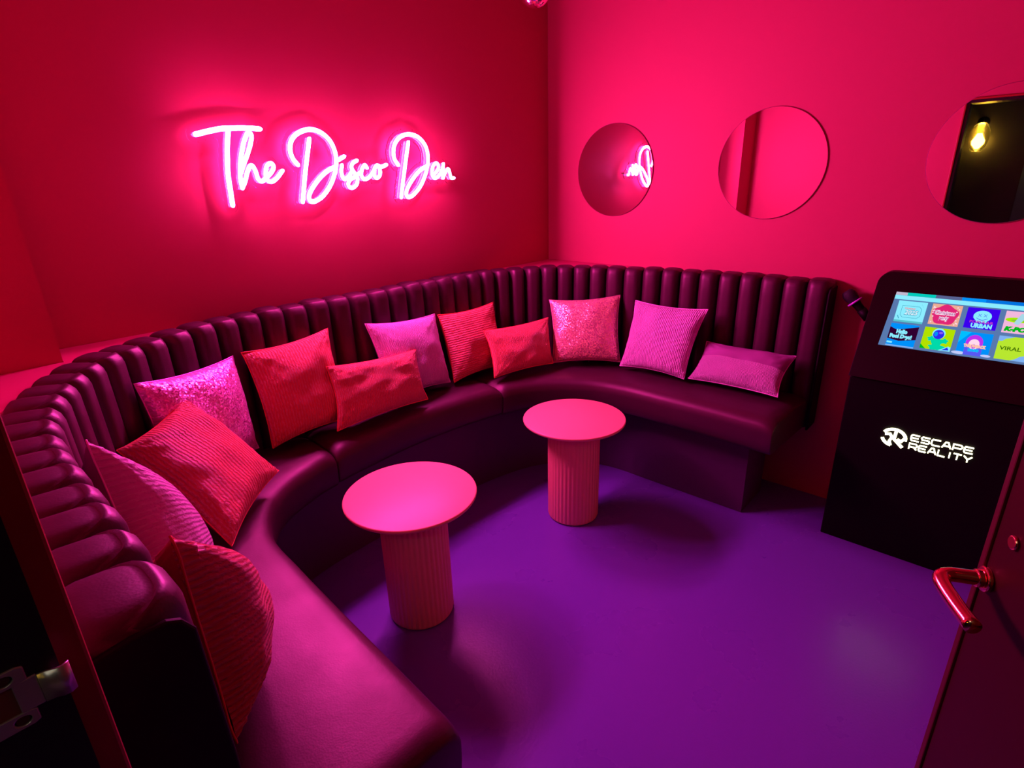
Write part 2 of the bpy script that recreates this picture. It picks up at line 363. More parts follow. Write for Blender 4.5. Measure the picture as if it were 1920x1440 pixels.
def flex(bm, pts2, y, r):
    """neon flex: flat back and sides (material 1), low domed front (material 0), rounded ends"""
    P = resample(cr([Vector((p[0], p[1])) for p in pts2], 8), step=.0045)
    # profile across: (offset, y from back)
    prof = [(-r, .012), (-r*.98, 0.0), (-r*.80, -.0032), (-r*.4, -.0050), (0, -.0056), (r*.4, -.0050), (r*.80, -.0032), (r*.98, 0), (r, .012)]
    rows = []; n = len(P)
    def row(c, d, sc):
        nrm = Vector((-d.y, d.x)); return [bm.verts.new((c.x+nrm.x*o*sc-SX, y+yy-B, c.y+nrm.y*o*sc-SZ)) for o, yy in prof]
    d0 = (P[1]-P[0]).normalized(); d1 = (P[-1]-P[-2]).normalized()
    for a in (1.35, 1.0, .6): rows.append(row(P[0]-d0*r*math.sin(a), d0, math.cos(a)))
    for i in range(n):
        d = (P[min(i+1, n-1)]-P[max(i-1, 0)]).normalized(); rows.append(row(P[i], d, 1))
    for a in (.6, 1.0, 1.35): rows.append(row(P[-1]+d1*r*math.sin(a), d1, math.cos(a)))
    for a, b_ in zip(rows, rows[1:]):
        for k in range(len(prof)-1):
            f = bm.faces.new((a[k], a[k+1], b_[k+1], b_[k])); f.material_index = 0 if 1 <= k <= len(prof)-3 else 1
    for rg in (rows[0], rows[-1]): f = bm.faces.new(rg); f.material_index = 1
YN = B-.055
letters = {}
order = ['T', 'h', 'e']
groups = [('letter_T', [0, 1]), ('letters_he', [2, 3]), ('letter_D', [4, 5]), ('letter_i', [6, 7]), ('letter_s', [8]), ('letter_c', [9]),
          ('letter_o', [10]), ('letter_D', [11, 12]), ('letter_e', [13]), ('letter_n', [14])]
for nm, ids in groups:
    bm = bmesh.new()
    for i in ids: flex(bm, STROKES[i][1], YN-.0003*i, .0081 if i in (0, 1, 4, 5, 11, 12) else .0072)
    mk(nm, bm, [M_neon, M_neon_side], sign)
# contour-cut clear acrylic backing
segs = []
for _, s in STROKES:
    P = resample(cr([Vector((p[0], p[1])) for p in s], 6), step=.008); segs += P
def sdf(x, z): return min((q.x-x)**2+(q.y-z)**2 for q in segs)**.5
bm = bmesh.new(); g = .0065; MARG = .026; grid = {}; x0, z0 = .74, 1.40
nx, nz = int((2.0-x0)/g), int((1.76-z0)/g); D = {}
for i in range(nx+1):
    for j in range(nz+1): D[i, j] = sdf(x0+i*g, z0+j*g)
def gv(i, j, y):
    if (i, j, y) not in grid:
        x, z = x0+i*g, z0+j*g; d = D[i, j]
        if d > MARG-g*1.1:
            q = min(segs, key=lambda q: (q.x-x)**2+(q.y-z)**2); e = Vector((x-q.x, z-q.y)).normalized()*MARG
            if d > MARG: x, z = q.x+e.x, q.y+e.y
        grid[i, j, y] = bm.verts.new((x-SX, y-B, z-SZ))
    return grid[i, j, y]
ya, yb_ = YN+.0135, YN+.0175
cells = {(i, j) for i in range(nx) for j in range(nz) if sum(D[a, b_] <= MARG+g*.25 for a, b_ in ((i, j), (i+1, j), (i, j+1), (i+1, j+1))) >= 3}
for i, j in cells:
    bm.faces.new([gv(*q, ya) for q in ((i, j), (i+1, j), (i+1, j+1), (i, j+1))]); bm.faces.new([gv(*q, yb_) for q in ((i, j), (i, j+1), (i+1, j+1), (i+1, j))])
    for (di, dj), (p, q) in (((0, -1), ((i, j), (i+1, j))), ((1, 0), ((i+1, j), (i+1, j+1))), ((0, 1), ((i+1, j+1), (i, j+1))), ((-1, 0), ((i, j+1), (i, j)))):
        if (i+di, j+dj) not in cells: bm.faces.new((gv(*p, ya), gv(*p, yb_), gv(*q, yb_), gv(*q, ya)))
mk('acrylic_backing', bm, M_acrylic, sign, False)
for sx_, sz_ in ((.83, 1.684), (.892, 1.47), (1.15, 1.66), (1.21, 1.458), (1.65, 1.70), (1.66, 1.46), (1.93, 1.54)):
    bm = bmesh.new(); tube(bm, [(sx_-SX, -.0005, sz_-SZ), (sx_-SX, yb_-B, sz_-SZ)], .005, 16); mk('standoff', bm, M_chrome, sign)

# ---------------------------------------------------------------- banquette sofa
sofa = empty('banquette_sofa', (1.35, 1.2, 0))
tag(sofa, 'long curved burgundy leather banquette with channel-tufted back wrapping round the corner', 'sofa')
SO = Vector((1.35, 1.2, 0))
rear = [(.016, .64), (.016, 1.0), (.018, 1.28), (.048, 1.50), (.115, 1.70), (.215, 1.87), (.37, 2.015), (.545, 2.10), (.76, 2.165), (1.0, 2.185), (1.5, 2.186), (1.95, 2.186),
        (2.15, 2.15), (2.33, 2.06), (2.48, 1.92), (2.59, 1.74), (2.665, 1.50), (2.725, 1.25), (2.752, 1.0), (2.758, .8), (2.758, .575)]
RP = resample(cr([Vector(p) for p in rear], 14), step=.01)
RP = resample(RP, n=round((len(RP)-4)/10)*10+4)          # 10 samples per channel
def nrm_at(P, i, k=4):
    t = (P[min(i+k, len(P)-1)]-P[max(i-k, 0)]).normalized(); return Vector((t.y, -t.x))
nch = (len(RP)-5)//10
ZT = 1.068
def channel(i0, i1, first=False, last=False):
    bm = bmesh.new(); nu = 12; rows = []
    jit = random.uniform(-.0035, .0035)
    for a in range(nu+1):
        f = a/nu; s = i0+(i1-i0)*f; k = min(int(s), len(RP)-2); p = RP[k].lerp(RP[k+1], s-k); nn = nrm_at(RP, int(round(s)))
        e = abs(2*f-1); pin = .046*e**4; pt = .013*e**4; zt = ZT+jit-pt
        T = .118-pin
        prof = [(0.004, .38), (0.004, zt-.012), (.012, zt-.002), (.03, zt+.001), (T-.036, zt-.001), (T-.026, zt-.0045), (T-.021, zt-.0005), (T-.014, zt-.006), (T-.005, zt-.017), (T, zt-.034),
                (T+.002, zt-.09), (T+.006, .85), (T+.008, .70), (T+.008, .53), (T+.006, .39)]
        rows.append([bm.verts.new((p.x+nn.x*d-SO.x, p.y+nn.y*d-SO.y, z)) for d, z in prof])
    for a, b_ in zip(rows, rows[1:]):
        for k in range(len(prof)-1): bm.faces.new((a[k], a[k+1], b_[k+1], b_[k]))
        bm.faces.new((a[0], b_[0], b_[-1], a[-1]))
    bm.faces.new(rows[0]); bm.faces.new(rows[-1][::-1])
    # stitched seam that curls round the front tip
    s = (i0+i1)/2; c = Vector()
    return mk('backrest_channel', bm, M_leather, sofa)
channel(0, 14)
for c in range(1, nch): channel(c*10+4, c*10+14)
# end panels: flat leather sides with rounded top front
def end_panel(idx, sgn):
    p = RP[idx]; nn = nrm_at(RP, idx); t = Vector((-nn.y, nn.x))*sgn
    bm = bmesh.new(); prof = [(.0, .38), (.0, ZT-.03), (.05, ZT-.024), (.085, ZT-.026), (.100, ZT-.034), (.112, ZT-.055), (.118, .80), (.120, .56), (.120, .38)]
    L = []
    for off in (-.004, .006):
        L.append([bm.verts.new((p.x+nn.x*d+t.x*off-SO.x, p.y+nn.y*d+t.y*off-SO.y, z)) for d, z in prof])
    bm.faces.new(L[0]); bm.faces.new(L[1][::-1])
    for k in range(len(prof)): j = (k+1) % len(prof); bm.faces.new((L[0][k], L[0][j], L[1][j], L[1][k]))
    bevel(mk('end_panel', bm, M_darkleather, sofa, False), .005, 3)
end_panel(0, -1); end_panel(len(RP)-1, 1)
# seat cushions
PAIRS = [((.13, .60), (.487, .60)), ((.13, .80), (.500, .82)), ((.13, 1.05), (.513, 1.06)), ((.13, 1.30), (.528, 1.29)), ((.17, 1.56), (.545, 1.47)), ((.27, 1.78), (.607, 1.61)),
         ((.45, 1.95), (.70, 1.70)), ((.68, 2.04), (.82, 1.755)), ((.955, 2.06), (.945, 1.785)),
         ((1.3, 2.065), (1.3, 1.812)), ((1.6, 2.065), (1.6, 1.795)), ((1.86, 2.06), (1.845, 1.75)),
         ((2.08, 2.04), (1.99, 1.695)), ((2.28, 1.94), (2.11, 1.587)), ((2.42, 1.76), (2.19, 1.455)), ((2.53, 1.5), (2.225, 1.30)), ((2.61, 1.2), (2.228, 1.1)),
         ((2.63, .9), (2.225, .85)), ((2.635, .585), (2.212, .60))]
Rr = cr([Vector(p[0]) for p in PAIRS], 10); Fr = cr([Vector(p[1]) for p in PAIRS], 10)
def cushion(i0, i1, ztop):
    bm = bmesh.new(); rows = []; ks = list(range(i0, i1+1)); n = len(ks)
    extra = [(-1, .35), (-.5, .75)]
    for q, k in enumerate(ks):
        a, f = Rr[k], Fr[k]; d = (f-a); Ld = d.length; d = d/Ld
        edge = min(q, n-1-q); zz = {0: -.020, 1: -.004}.get(edge, 0)
        sh = {0: .004}.get(edge, 0)
        prof = [(0, .40), (0, ztop-.01), (.05, ztop+.004), (Ld*.5, ztop+.006), (Ld-.07, ztop+.003), (Ld-.035, ztop-.002), (Ld-.014, ztop-.012), (Ld-.003, ztop-.028),
                (Ld, ztop-.055), (Ld-.001, ztop-.10), (Ld-.004, ztop-.13), (Ld-.014, ztop-.146), (Ld-.04, ztop-.150)]
        tdir = (Fr[min(k+1, len(Fr)-1)]-Fr[max(k-1, 0)]).normalized()
        off = Vector((0, 0))
        rows.append([bm.verts.new((a.x+d.x*s-SO.x, a.y+d.y*s-SO.y, z+(zz if 0 < j < 8 else 0))) for j, (s, z) in enumerate(prof)])
    for a, b_ in zip(rows, rows[1:]):
        for k in range(len(prof)-1): bm.faces.new((a[k], a[k+1], b_[k+1], b_[k]))
        bm.faces.new((a[0], b_[0], b_[-1], a[-1]))
    bm.faces.new(rows[0]); bm.faces.new(rows[-1][::-1])
    o = mk('seat_cushion', bm, M_leather, sofa)
    bevel(o, .008, 3, 50); return o
cushion(0, 80, .553); cushion(80, 110, .560); cushion(110, len(Rr)-1, .556)
# recessed plinth
pf = [(.36, .76), (.37, 1.2), (.40, 1.45), (.48, 1.66), (.62, 1.80), (.85, 1.88), (1.2, 1.90), (1.6, 1.89), (1.865, 1.862), (2.09, 1.80), (2.24, 1.70), (2.34, 1.57), (2.382, 1.42), (2.383, 1.2), (2.383, .734)]
pr_ = [(.14, .76), (.14, 1.2), (.16, 1.5), (.26, 1.75), (.45, 1.93), (.80, 2.02), (1.2, 2.04), (1.6, 2.04), (1.9, 2.03), (2.2, 1.97), (2.4, 1.82), (2.54, 1.6), (2.6, 1.42), (2.62, 1.2), (2.64, .734)]
F2 = cr([Vector(p) for p in pf], 8); R2 = cr([Vector(p) for p in pr_], 8)
bm = bmesh.new(); rows = [[bm.verts.new((p.x-SO.x, p.y-SO.y, z)) for p, z in ((a, 0.001), (a, .41), (b_, .41), (b_, 0.001))] for a, b_ in zip(F2, R2)]
for a, b_ in zip(rows, rows[1:]):
    for k in range(4): bm.faces.new((a[k], a[(k+1) % 4], b_[(k+1) % 4], b_[k]))
bm.faces.new(rows[0]); bm.faces.new(rows[-1][::-1])
tag(mk('plinth', bm, M_base, sofa, False), 'dark purple recessed plinth')
sofa_plinth = COL.objects[-1]

# ---------------------------------------------------------------- fluted pedestal tables
def table(x, y, label):
    t = empty('pedestal_table', (x, y, 0)); tag(t, label, 'table', 'two pink pedestal tables')
    bm = bmesh.new(); lathe(bm, [(.215, .4845, 0), (.227, .487, 0), (.2295, .491, 0), (.2300, .495, 0), (.2285, .4985, 0), (.225, .4998, 0)], 96)
    mk('tabletop', bm, M_table, t)
    bm = bmesh.new(); lathe(bm, [(.108, 0.001, 0), (.1165, .006, 0), (.119, .012, .004), (.119, .478, .004), (.117, .484, .003), (.113, .4845, 0)], 240, flute=40)
    o = mk('fluted_column', bm, M_table, t)
    return t
table(.995, 1.403, 'pink round-topped table on a fluted column, standing nearest the left seat')
table(1.876, 1.345, 'pink round-topped table on a fluted column, standing nearest the mirror wall')

# ---------------------------------------------------------------- cushions
def pillow(name, label, TL, TR, BR, BL, thick, front, back, face, group, cat='cushion', sag=.085, seed=0, wr=1.0, plain=None):
    C = [Vector(p) for p in (TL, TR, BR, BL)]
    cen = sum(C, Vector())/4; nf = ((C[1]-C[0])+(C[2]-C[3])).cross((C[0]-C[3])+(C[1]-C[2])).normalized()
    if nf.dot(Vector(face)) < 0: nf = -nf
    low = min(c.z for c in C)
    t = empty(name, (cen.x, cen.y, low)); tag(t, label, cat, group); O = Vector((cen.x, cen.y, low))
    n = 44; off = Vector((seed*3.7, seed*1.3, seed))
    def P(u, v, side):
        # u,v in 0..1 ; edges pulled in between the corners
        eu, ev = 2*u-1, 2*v-1
        uu = .5+.5*eu*(1-sag*(1-ev**2)**1.0*abs(eu)**3)
        vv = .5+.5*ev*(1-sag*(1-eu**2)**1.0*abs(ev)**3)
        p = (C[0]*(1-uu)+C[1]*uu)*vv+(C[3]*(1-uu)+C[2]*uu)*(1-vv)
        prof = ((1-abs(eu)**2.6)*(1-abs(ev)**2.6))**.55
        h = thick*.56*prof
        # creases radiating from corners and soft folds
        edge = 1-prof
        fold = noise.noise(Vector((eu*2.2, ev*2.2, side*5))+off)*.010*wr*prof**.5
        rad = 0
        for cu, cv in ((-1, -1), (1, -1), (-1, 1), (1, 1)):
            dx, dy = eu-cu, ev-cv; rr = math.hypot(dx, dy)+1e-4; ang = math.atan2(dy, dx)
            rad += math.sin(ang*16+seed*2+cu+cv*2)*math.exp(-rr*3.0)*min(1, rr*5)*.0055*wr
        pu = noise.noise(Vector((eu*9, ev*9, side*3))+off)*.004*wr*min(1, edge*2)*prof**.3
        return p+nf*(side*(h)+ (fold+rad+pu)*(1 if side > 0 else -1))-O
    for side, m, pn in ((1, front, 'front_cover'), (-1, back, 'back_cover')):
        bm = bmesh.new(); uvl = bm.loops.layers.uv.new('UVMap'); V = [[bm.verts.new(P(i/n, j/n, side)) for j in range(n+1)] for i in range(n+1)]
        for i in range(n):
            for j in range(n):
                f = bm.faces.new((V[i][j], V[i+1][j], V[i+1][j+1], V[i][j+1]))
                if plain and side > 0 and (j+.5)/n > plain: f.material_index = 1
                asp = ((C[1]-C[0]).length)/((C[0]-C[3]).length)
                for l, (a, b_) in zip(f.loops, ((i, j), (i+1, j), (i+1, j+1), (i, j+1))): l[uvl].uv = (a/n*asp, b_/n)
        me = bpy.data.meshes.new(pn)
        for f in bm.faces: f.smooth = True
        bm.normal_update()
        avg = sum((f.normal for f in bm.faces), Vector())
        if avg.dot(nf*side) < 0: bmesh.ops.reverse_faces(bm, faces=bm.faces)
        bm.to_mesh(me); bm.free(); me.materials.append(m); me.materials.append(back)
        o = bpy.data.objects.new(pn, me); o.parent = t; link(o)
    # welt seam round the rim
    rim = [P(i/30, 0, 0) for i in range(31)]+[P(1, j/30, 0) for j in range(1, 31)]+[P(1-i/30, 1, 0) for i in range(1, 31)]+[P(0, 1-j/30, 0) for j in range(1, 31)]
    bm = bmesh.new(); tube(bm, rim, .0022, 6); mk('seam', bm, front, t)
    return t
GRP = 'cushions along the sofa'
pillow('sequin_cushion', 'magenta sequined cushion, partly hidden behind the large coral diamond-set cushion', (.385, 1.855, .975), (.725, 2.0, .95), (.730, 1.945, .605), (.40, 1.80, .60), .13, M_seqA, M_pinkplain, (.4, -1, 0), GRP, seed=1, wr=.7)
pillow('square_cushion', 'coral ribbed cushion balanced on one corner in front of the magenta sequined cushion', (.50, 1.84, .90), (.685, 1.698, .615), (.423, 1.455, .575), (.285, 1.77, .825), .14, M_redH, M_redplain, (.35, -.6, .7), GRP, seed=2, wr=1.2)
pillow('square_cushion', 'pink ribbed cushion leaning on the left arm, behind the nearest coral cushion', (.27, 1.50, .80), (.172, 1.34, 1.03), (.18, 1.22, .59), (.34, 1.40, .59), .17, M_pinkH, M_pinkplain, (1, -.4, 0), GRP, seed=3)
pillow('square_cushion', 'coral ribbed cushion nearest the camera, at the left end of the sofa', (.245, 1.15, .78), (.175, .88, 1.005), (.182, .850, .582), (.27, 1.14, .585), .20, M_redH, M_redplain, (1, -.4, 0), GRP, seed=4, wr=1.3)
pillow('square_cushion', 'large coral cushion between the magenta sequined cushion and a coral lumbar cushion', (.767, 2.03, .947), (1.119, 2.03, .965), (1.108, 1.93, .600), (.774, 1.93, .590), .13, M_redV, M_redplain, (0, -1, 0), GRP, seed=5, wr=1.4)
pillow('lumbar_cushion', 'coral lumbar cushion in front of the big coral and pink cushions on the middle seat', (1.035, 1.93, .842), (1.476, 1.93, .809), (1.46, 1.855, .593), (1.001, 1.855, .600), .11, M_redV, M_redplain, (0, -1, 0), GRP, seed=6)
pillow('square_cushion', 'pink ribbed square cushion behind the coral lumbar cushion under the sign', (1.301, 2.04, .945), (1.689, 2.04, .917), (1.683, 1.95, .590), (1.325, 1.95, .600), .12, M_pinkV, M_pinkplain, (0, -1, 0), GRP, seed=7)
pillow('square_cushion', 'coral square cushion between a pink cushion and the smallest coral lumbar cushion', (1.700, 2.03, .911), (2.086, 2.03, .908), (2.04, 1.94, .585), (1.69, 1.93, .590), .12, M_redH, M_redplain, (0, -1, 0), GRP, seed=8)
pillow('lumbar_cushion', 'small coral lumbar cushion just left of the rose gold sequined cushion', (1.893, 1.918, .81), (2.286, 1.817, .816), (2.218, 1.731, .592), (1.862, 1.823, .588), .11, M_redV, M_redplain, (-.3, -1, 0), GRP, seed=9)
pillow('sequin_cushion', 'pink cushion with rose gold sequins set in the curve of the corner', (2.306, 1.825, .907), (2.53, 1.527, .929), (2.453, 1.462, .590), (2.236, 1.752, .585), .12, M_seqB, M_pinkplain, (-1, -.8, 0), GRP, seed=10, wr=.6)
pillow('square_cushion', 'bright pink square cushion right of the rose gold sequined cushion', (2.545, 1.442, .908), (2.545, 1.053, .909), (2.41, 1.084, .588), (2.41, 1.44, .585), .12, M_pinkV, M_pinkplain, (-1, 0, 0), GRP, seed=11)
pillow('lumbar_cushion', 'pink lumbar cushion lying at the right end of the sofa', (2.575, 1.058, .744), (2.575, .647, .744), (2.43, .659, .590), (2.43, 1.072, .590), .11, M_pinkV, M_pinkplain, (-1, 0, .3), GRP, seed=12, plain=.56)

# ---------------------------------------------------------------- karaoke kiosk
KX, KY = 2.6, .12
ki = empty('karaoke_kiosk', (KX, KY, 0)); tag(ki, 'tall black touchscreen kiosk with lit song tiles and glowing logo against the mirror wall', 'kiosk')
K0, K1 = -.17, .413
def hx(z, off=0): return 2.44+.7*(z-.745)-off
bm = bmesh.new()
prof = [(2.452, 0.0), (2.452, .738), (2.755, .738), (2.755, 0.0)]
L = [[bm.verts.new((x-KX, y-KY, z)) for x, z in prof] for y in (K0+.004, K1-.004)]
bm.faces.new(L[0]); bm.faces.new(L[1][::-1])
for k in range(4): j = (k+1) % 4; bm.faces.new((L[0][k], L[0][j], L[1][j], L[1][k]))
bevel(mk('cabinet', bm, M_black, ki, False), .004)
# slanted head with rounded top corners
R = .045; out = [(K1, .742)]
zt_ = 1.121
for k in range(9):
    a = math.pi/2*k/8; out.append((K1-R+R*math.cos(a), zt_-R+R*math.sin(a)))
for k in range(9):
    a = math.pi/2+math.pi/2*k/8; out.append((K0+R+R*math.cos(a), zt_-R+R*math.sin(a)))
out.append((K0, .742))
bm = bmesh.new(); fr = [bm.verts.new((hx(z)-KX, y-KY, z)) for y, z in out]; bk = [bm.verts.new((2.757-KX, y-KY, z)) for y, z in out]
bm.faces.new(fr); bm.faces.new(bk[::-1])
for k in range(len(out)): j = (k+1) % len(out); bm.faces.new((fr[k], bk[k], bk[j], fr[j]))
bevel(mk('screen_housing', bm, mat('satin_black_bezel', (.007, .002, .002), .5, spec=.2), ki, False), .006, 3, 60)
# touchscreen: everything in (y, z) on the slanted plane
def quadp(bm, pts, off, mi):
    vs = [bm.verts.new((hx(z, off)-KX, y-KY, z)) for y, z in pts]; f = bm.faces.new(vs); f.material_index = mi; return f
def rectp(bm, y0, y1, z0, z1, off, mi): return quadp(bm, [(y0, z1), (y1, z1), (y1, z0), (y0, z0)], off, mi)
E_ = {}
def E(name, c, s=SCREEN):
    if name not in E_: E_[name] = emat('screen_'+name, c, s)
    return E_[name]
scr = empty('touchscreen'); scr.parent = ki
def panel(name, build, mats):
    bm = bmesh.new(); build(bm); me = bpy.data.meshes.new(name)
    # orient every face towards the room (-x)
    for f in bm.faces:
        f.normal_update()
        if f.normal.x > 0: f.normal_flip()
    bm.to_mesh(me); bm.free()
    for m in mats: me.materials.append(m)
    o = bpy.data.objects.new(name, me); o.parent = scr; return link(o)
def txt(bm, s, y, z, size, off, mi, width=None, bold=.0, shear=0):
    """letters of the built-in font laid on the slanted screen; y = left edge, runs towards -y"""
    cu = bpy.data.curves.new('t', 'FONT'); cu.body = s; cu.size = size; cu.shear = shear; cu.offset = bold; cu.resolution_u = 3
    o = bpy.data.objects.new('t', cu); COL.objects.link(o); bpy.context.view_layer.update()
    dg = bpy.context.evaluated_depsgraph_get(); me = bpy.data.meshes.new_from_object(o.evaluated_get(dg))
    xs = [v.co.x for v in me.vertices]; sx = (width/(max(xs)-min(xs))) if width else 1; x0 = min(xs)
    vs = [bm.verts.new((hx(z+v.co.y, off)-KX, y-(v.co.x-x0)*sx-KY, z+v.co.y)) for v in me.vertices]
    for p in me.polygons:
        try: f = bm.faces.new([vs[i] for i in p.vertices]); f.material_index = mi
        except ValueError: pass
    bpy.data.objects.remove(o); bpy.data.curves.remove(cu); bpy.data.meshes.remove(me)
def disc(bm, y, z, ry, rz, off, mi, n=28, wob=0, ph=0):
    vs = []
    for k in range(n):
        a = 2*math.pi*k/n; q = 1+wob*math.sin(5*a+ph)
        vs.append((y+ry*q*math.cos(a), z+rz*q*math.sin(a)))
    return quadp(bm, vs, off, mi)
SY1 = -.145                        # screen's far edge, past the frame
def base(bm):
    vs = [(.338, 1.0515), (SY1, 1.0515), (SY1, .8625), (.3465-.0, .8625)]
    f = quadp(bm, vs, .0022, 0)
panel('display_glass', base, [E('slate', (.10, .19, .42))])
def bars(bm):
    rectp(bm, .338, .30, 1.041, 1.0515, .003, 3); rectp(bm, .30, .21, 1.041, 1.0515, .003, 1); rectp(bm, .21, .13, 1.041, 1.0515, .003, 4)
    rectp(bm, .13, .06, 1.041, 1.0515, .003, 2); rectp(bm, .06, SY1, 1.041, 1.0515, .003, 5)
    rectp(bm, .3385, SY1, 1.0265, 1.0405, .003, 0)
panel('menu_bar', bars, [E('ice', (.26, .84, 1)), E('teal', (.0, .60, .50)), E('azure', (.0, .28, .95)), E('lilac', (.55, .48, .62)), E('dusk', (.10, .12, .28)), E('deep', (.0, .17, .75))])
ICE = E('ice', (.26, .84, 1)); STEEL = E('steel', (.02, .30, .48)); BLU = E('azure', (.0, .28, .95)); NAVY = E('night', (.03, .0, .03)); WHT = E('white', (.75, .9, 1))
# tile 1 : 2025
def t1(bm):
    rectp(bm, .3207, .2275, .949, 1.0225, .003, 0); rectp(bm, .3207, .2275, .949, .9555, .0034, 2)
    fr_ = [(.305, 1.006), (.25, 1.006), (.2415, .998), (.2415, .974), (.25, .966), (.297, .966), (.305, .974)]
    for a, b_ in zip(fr_, fr_[1:]+fr_[:1]):
        d = Vector(b_)-Vector(a); n_ = Vector((-d.y, d.x)).normalized()*.0006
        quadp(bm, [(a[0]+n_.x, a[1]+n_.y), (b_[0]+n_.x, b_[1]+n_.y), (b_[0]-n_.x, b_[1]-n_.y), (a[0]-n_.x, a[1]-n_.y)], .0034, 1)
    quadp(bm, [(.246, 1.016), (.244, 1.014), (.236, 1.004), (.238, 1.006)], .0036, 1); quadp(bm, [(.314, .971), (.312, .972), (.305, .961), (.307, .960)], .0036, 1)
    txt(bm, '2025', .2935, .9760, .0220, .0036, 1, .045, .0016, .25); txt(bm, '2025', .2925, .9768, .0205, .0042, 3, .043, .0005, .25)
    txt(bm, 'Hottest', .295, .9945, .0095, .0038, 4, .034, .0003, .1)
panel('song_tile', t1, [ICE, STEEL, E('aqua', (.10, .55, .62)), WHT, E('salmon', (.8, .30, .35))])
def t2(bm):
    rectp(bm, .2113, .1205, .953, 1.0228, .003, 0)
    disc(bm, .167, .988, .040, .033, .0034, 1, wob=.08)
    random.seed(3)
    for k in range(16):
        s = random.choice((-1, 1)); disc(bm, .166+s*random.uniform(.030, .042), random.uniform(.957, 1.018), .0022, .0022, .0038, 2, 10)
    txt(bm, 'Christmas', .200, .989, .0165, .0040, 2, .064, .0022); txt(bm, 'Christmas', .1995, .9895, .0155, .0046, 3, .063, .0001)
    txt(bm, 'party', .182, .972, .0160, .0040, 2, .030, .0022); txt(bm, 'party', .1815, .9725, .015, .0046, 3, .029, .0001)
panel('song_tile', t2, [E('sand', (.85, .42, .30)), E('rose', (.75, .02, .18)), E('blush', (1, .70, .85)), E('plum', (.35, .10, .35))])
def t3(bm):
    rectp(bm, .1048, .0128, .9545, 1.022, .003, 0)
    disc(bm, .058, .996, .026, .0185, .0034, 1); quadp(bm, [(.084, .990), (.066, 1.008), (.060, .982)], .0034, 1)
    for k in range(4): disc(bm, .046+.008*k, .981, .0038, .006, .0036, 1, 12)
    for cy in (.066, .050):
        for s in (1, -1): quadp(bm, [(cy+.0045, .999+s*.0045+.0008), (cy+.0045, .999+s*.0045-.0008), (cy-.0045, .999-s*.0045-.0008), (cy-.0045, .999-s*.0045+.0008)], .0042, 0)
    arc = [(.074-.004*k, .990-.006*math.sin(math.pi*k/8)) for k in range(9)]
    for a, b_ in zip(arc, arc[1:]): quadp(bm, [(a[0], a[1]+.0008), (b_[0], b_[1]+.0008), (b_[0], b_[1]-.0008), (a[0], a[1]-.0008)], .0042, 0)
    txt(bm, 'POPULAR', .0905, .9735, .0105, .0040, 2, .068, .0003)
    txt(bm, 'URBAN', .0845, .9590, .0180, .0044, 1, .060, .0012)
panel('song_tile', t3, [E('indigo', (.045, .0, .85)), ICE, E('magenta', (.55, .05, .55))])
def t4(bm):
    rectp(bm, -.0035, -.0935, .953, 1.022, .003, 0); disc(bm, -.040, .995, .034, .008, .0034, 1); disc(bm, -.040, .994, .019, .0028, .0038, 2)
    quadp(bm, [(-.030, .984), (-.045, 1.016), (-.066, 1.016), (-.044, .980)], .0042, 3)
    txt(bm, 'K-POP', -.0085, .9600, .0185, .0042, 4, .075, .0016, .2)
panel('song_tile', t4, [E('candy', (.90, .48, .72)), E('lime', (.38, .85, .0)), E('olive', (.25, .50, .05)), E('glass', (.40, .68, .80)), E('green', (.0, .48, .01))])
def t5(bm):
    rectp(bm, .3235, .2325, .869, .9425, .003, 0); quadp(bm, [(.3235, .930), (.300, .921), (.2325, .938), (.2325, .893), (.285, .884), (.3235, .890)], .0034, 1)
    rectp(bm, .3235, .2325, .865, .869, .003, 3)
    txt(bm, 'Hello', .300, .9105, .0175, .0040, 2, .036, .0016); txt(bm, 'Pool Days!', .318, .8945, .0165, .0042, 2, .072, .0016)
    rectp(bm, .3215, .304, .8745, .8805, .0042, 2)
panel('song_tile', t5, [BLU, NAVY, ICE, E('sky', (.22, .45, .90))])
def t6(bm):
    rectp(bm, .2145, .1222, .871, .943, .003, 0)
    disc(bm, .168, .893, .016, .022, .0034, 2, wob=.2); disc(bm, .186, .906, .012, .008, .0034, 2, wob=.2); disc(bm, .146, .902, .011, .008, .0034, 2, wob=.2); disc(bm, .165, .880, .024, .010, .0036, 2, wob=.15)
    disc(bm, .168, .9245, .0195, .0178, .0040, 3); disc(bm, .168, .922, .0165, .0155, .0044, 4); disc(bm, .176, .923, .0055, .008, .0048, 5); disc(bm, .162, .928, .006, .004, .0048, 6)
    quadp(bm, [(.2145, .871), (.2145, .886), (.196, .871)], .0036, 1); quadp(bm, [(.158, .871), (.130, .887), (.1222, .884), (.1222, .871)], .0038, 3); quadp(bm, [(.148, .873), (.132, .884), (.126, .875)], .0044, 4)
panel('song_tile', t6, [E('lime2', (.45, .75, .0)), E('green', (.0, .48, .01)), E('mint', (.0, .70, .40)), E('ice', (.26, .84, 1)), E('cobalt', (.03, .02, .85)), E('azure', (.0, .28, .95)), E('violet', (.25, .12, .85))])
def t7(bm):
    rectp(bm, .1063, .0130, .8690, .9427, .003, 0); quadp(bm, [(.1063, .9427), (.075, .9427), (.1063, .905)], .0032, 5)
    disc(bm, .060, .910, .0245, .025, .0034, 1); disc(bm, .060, .905, .0155, .0165, .0038, 2); disc(bm, .060, .898, .008, .007, .0040, 1); rectp(bm, .084, .034, .869, .897, .0036, 3)
    disc(bm, .098, .873, .020, .005, .0034, 6); disc(bm, .020, .873, .014, .004, .0034, 6)
    txt(bm, 'THROWBACK', .088, .895, .0120, .0046, 4, .064, .0012); txt(bm, '2000', .074, .882, .0115, .0046, 5, .032, .0008)
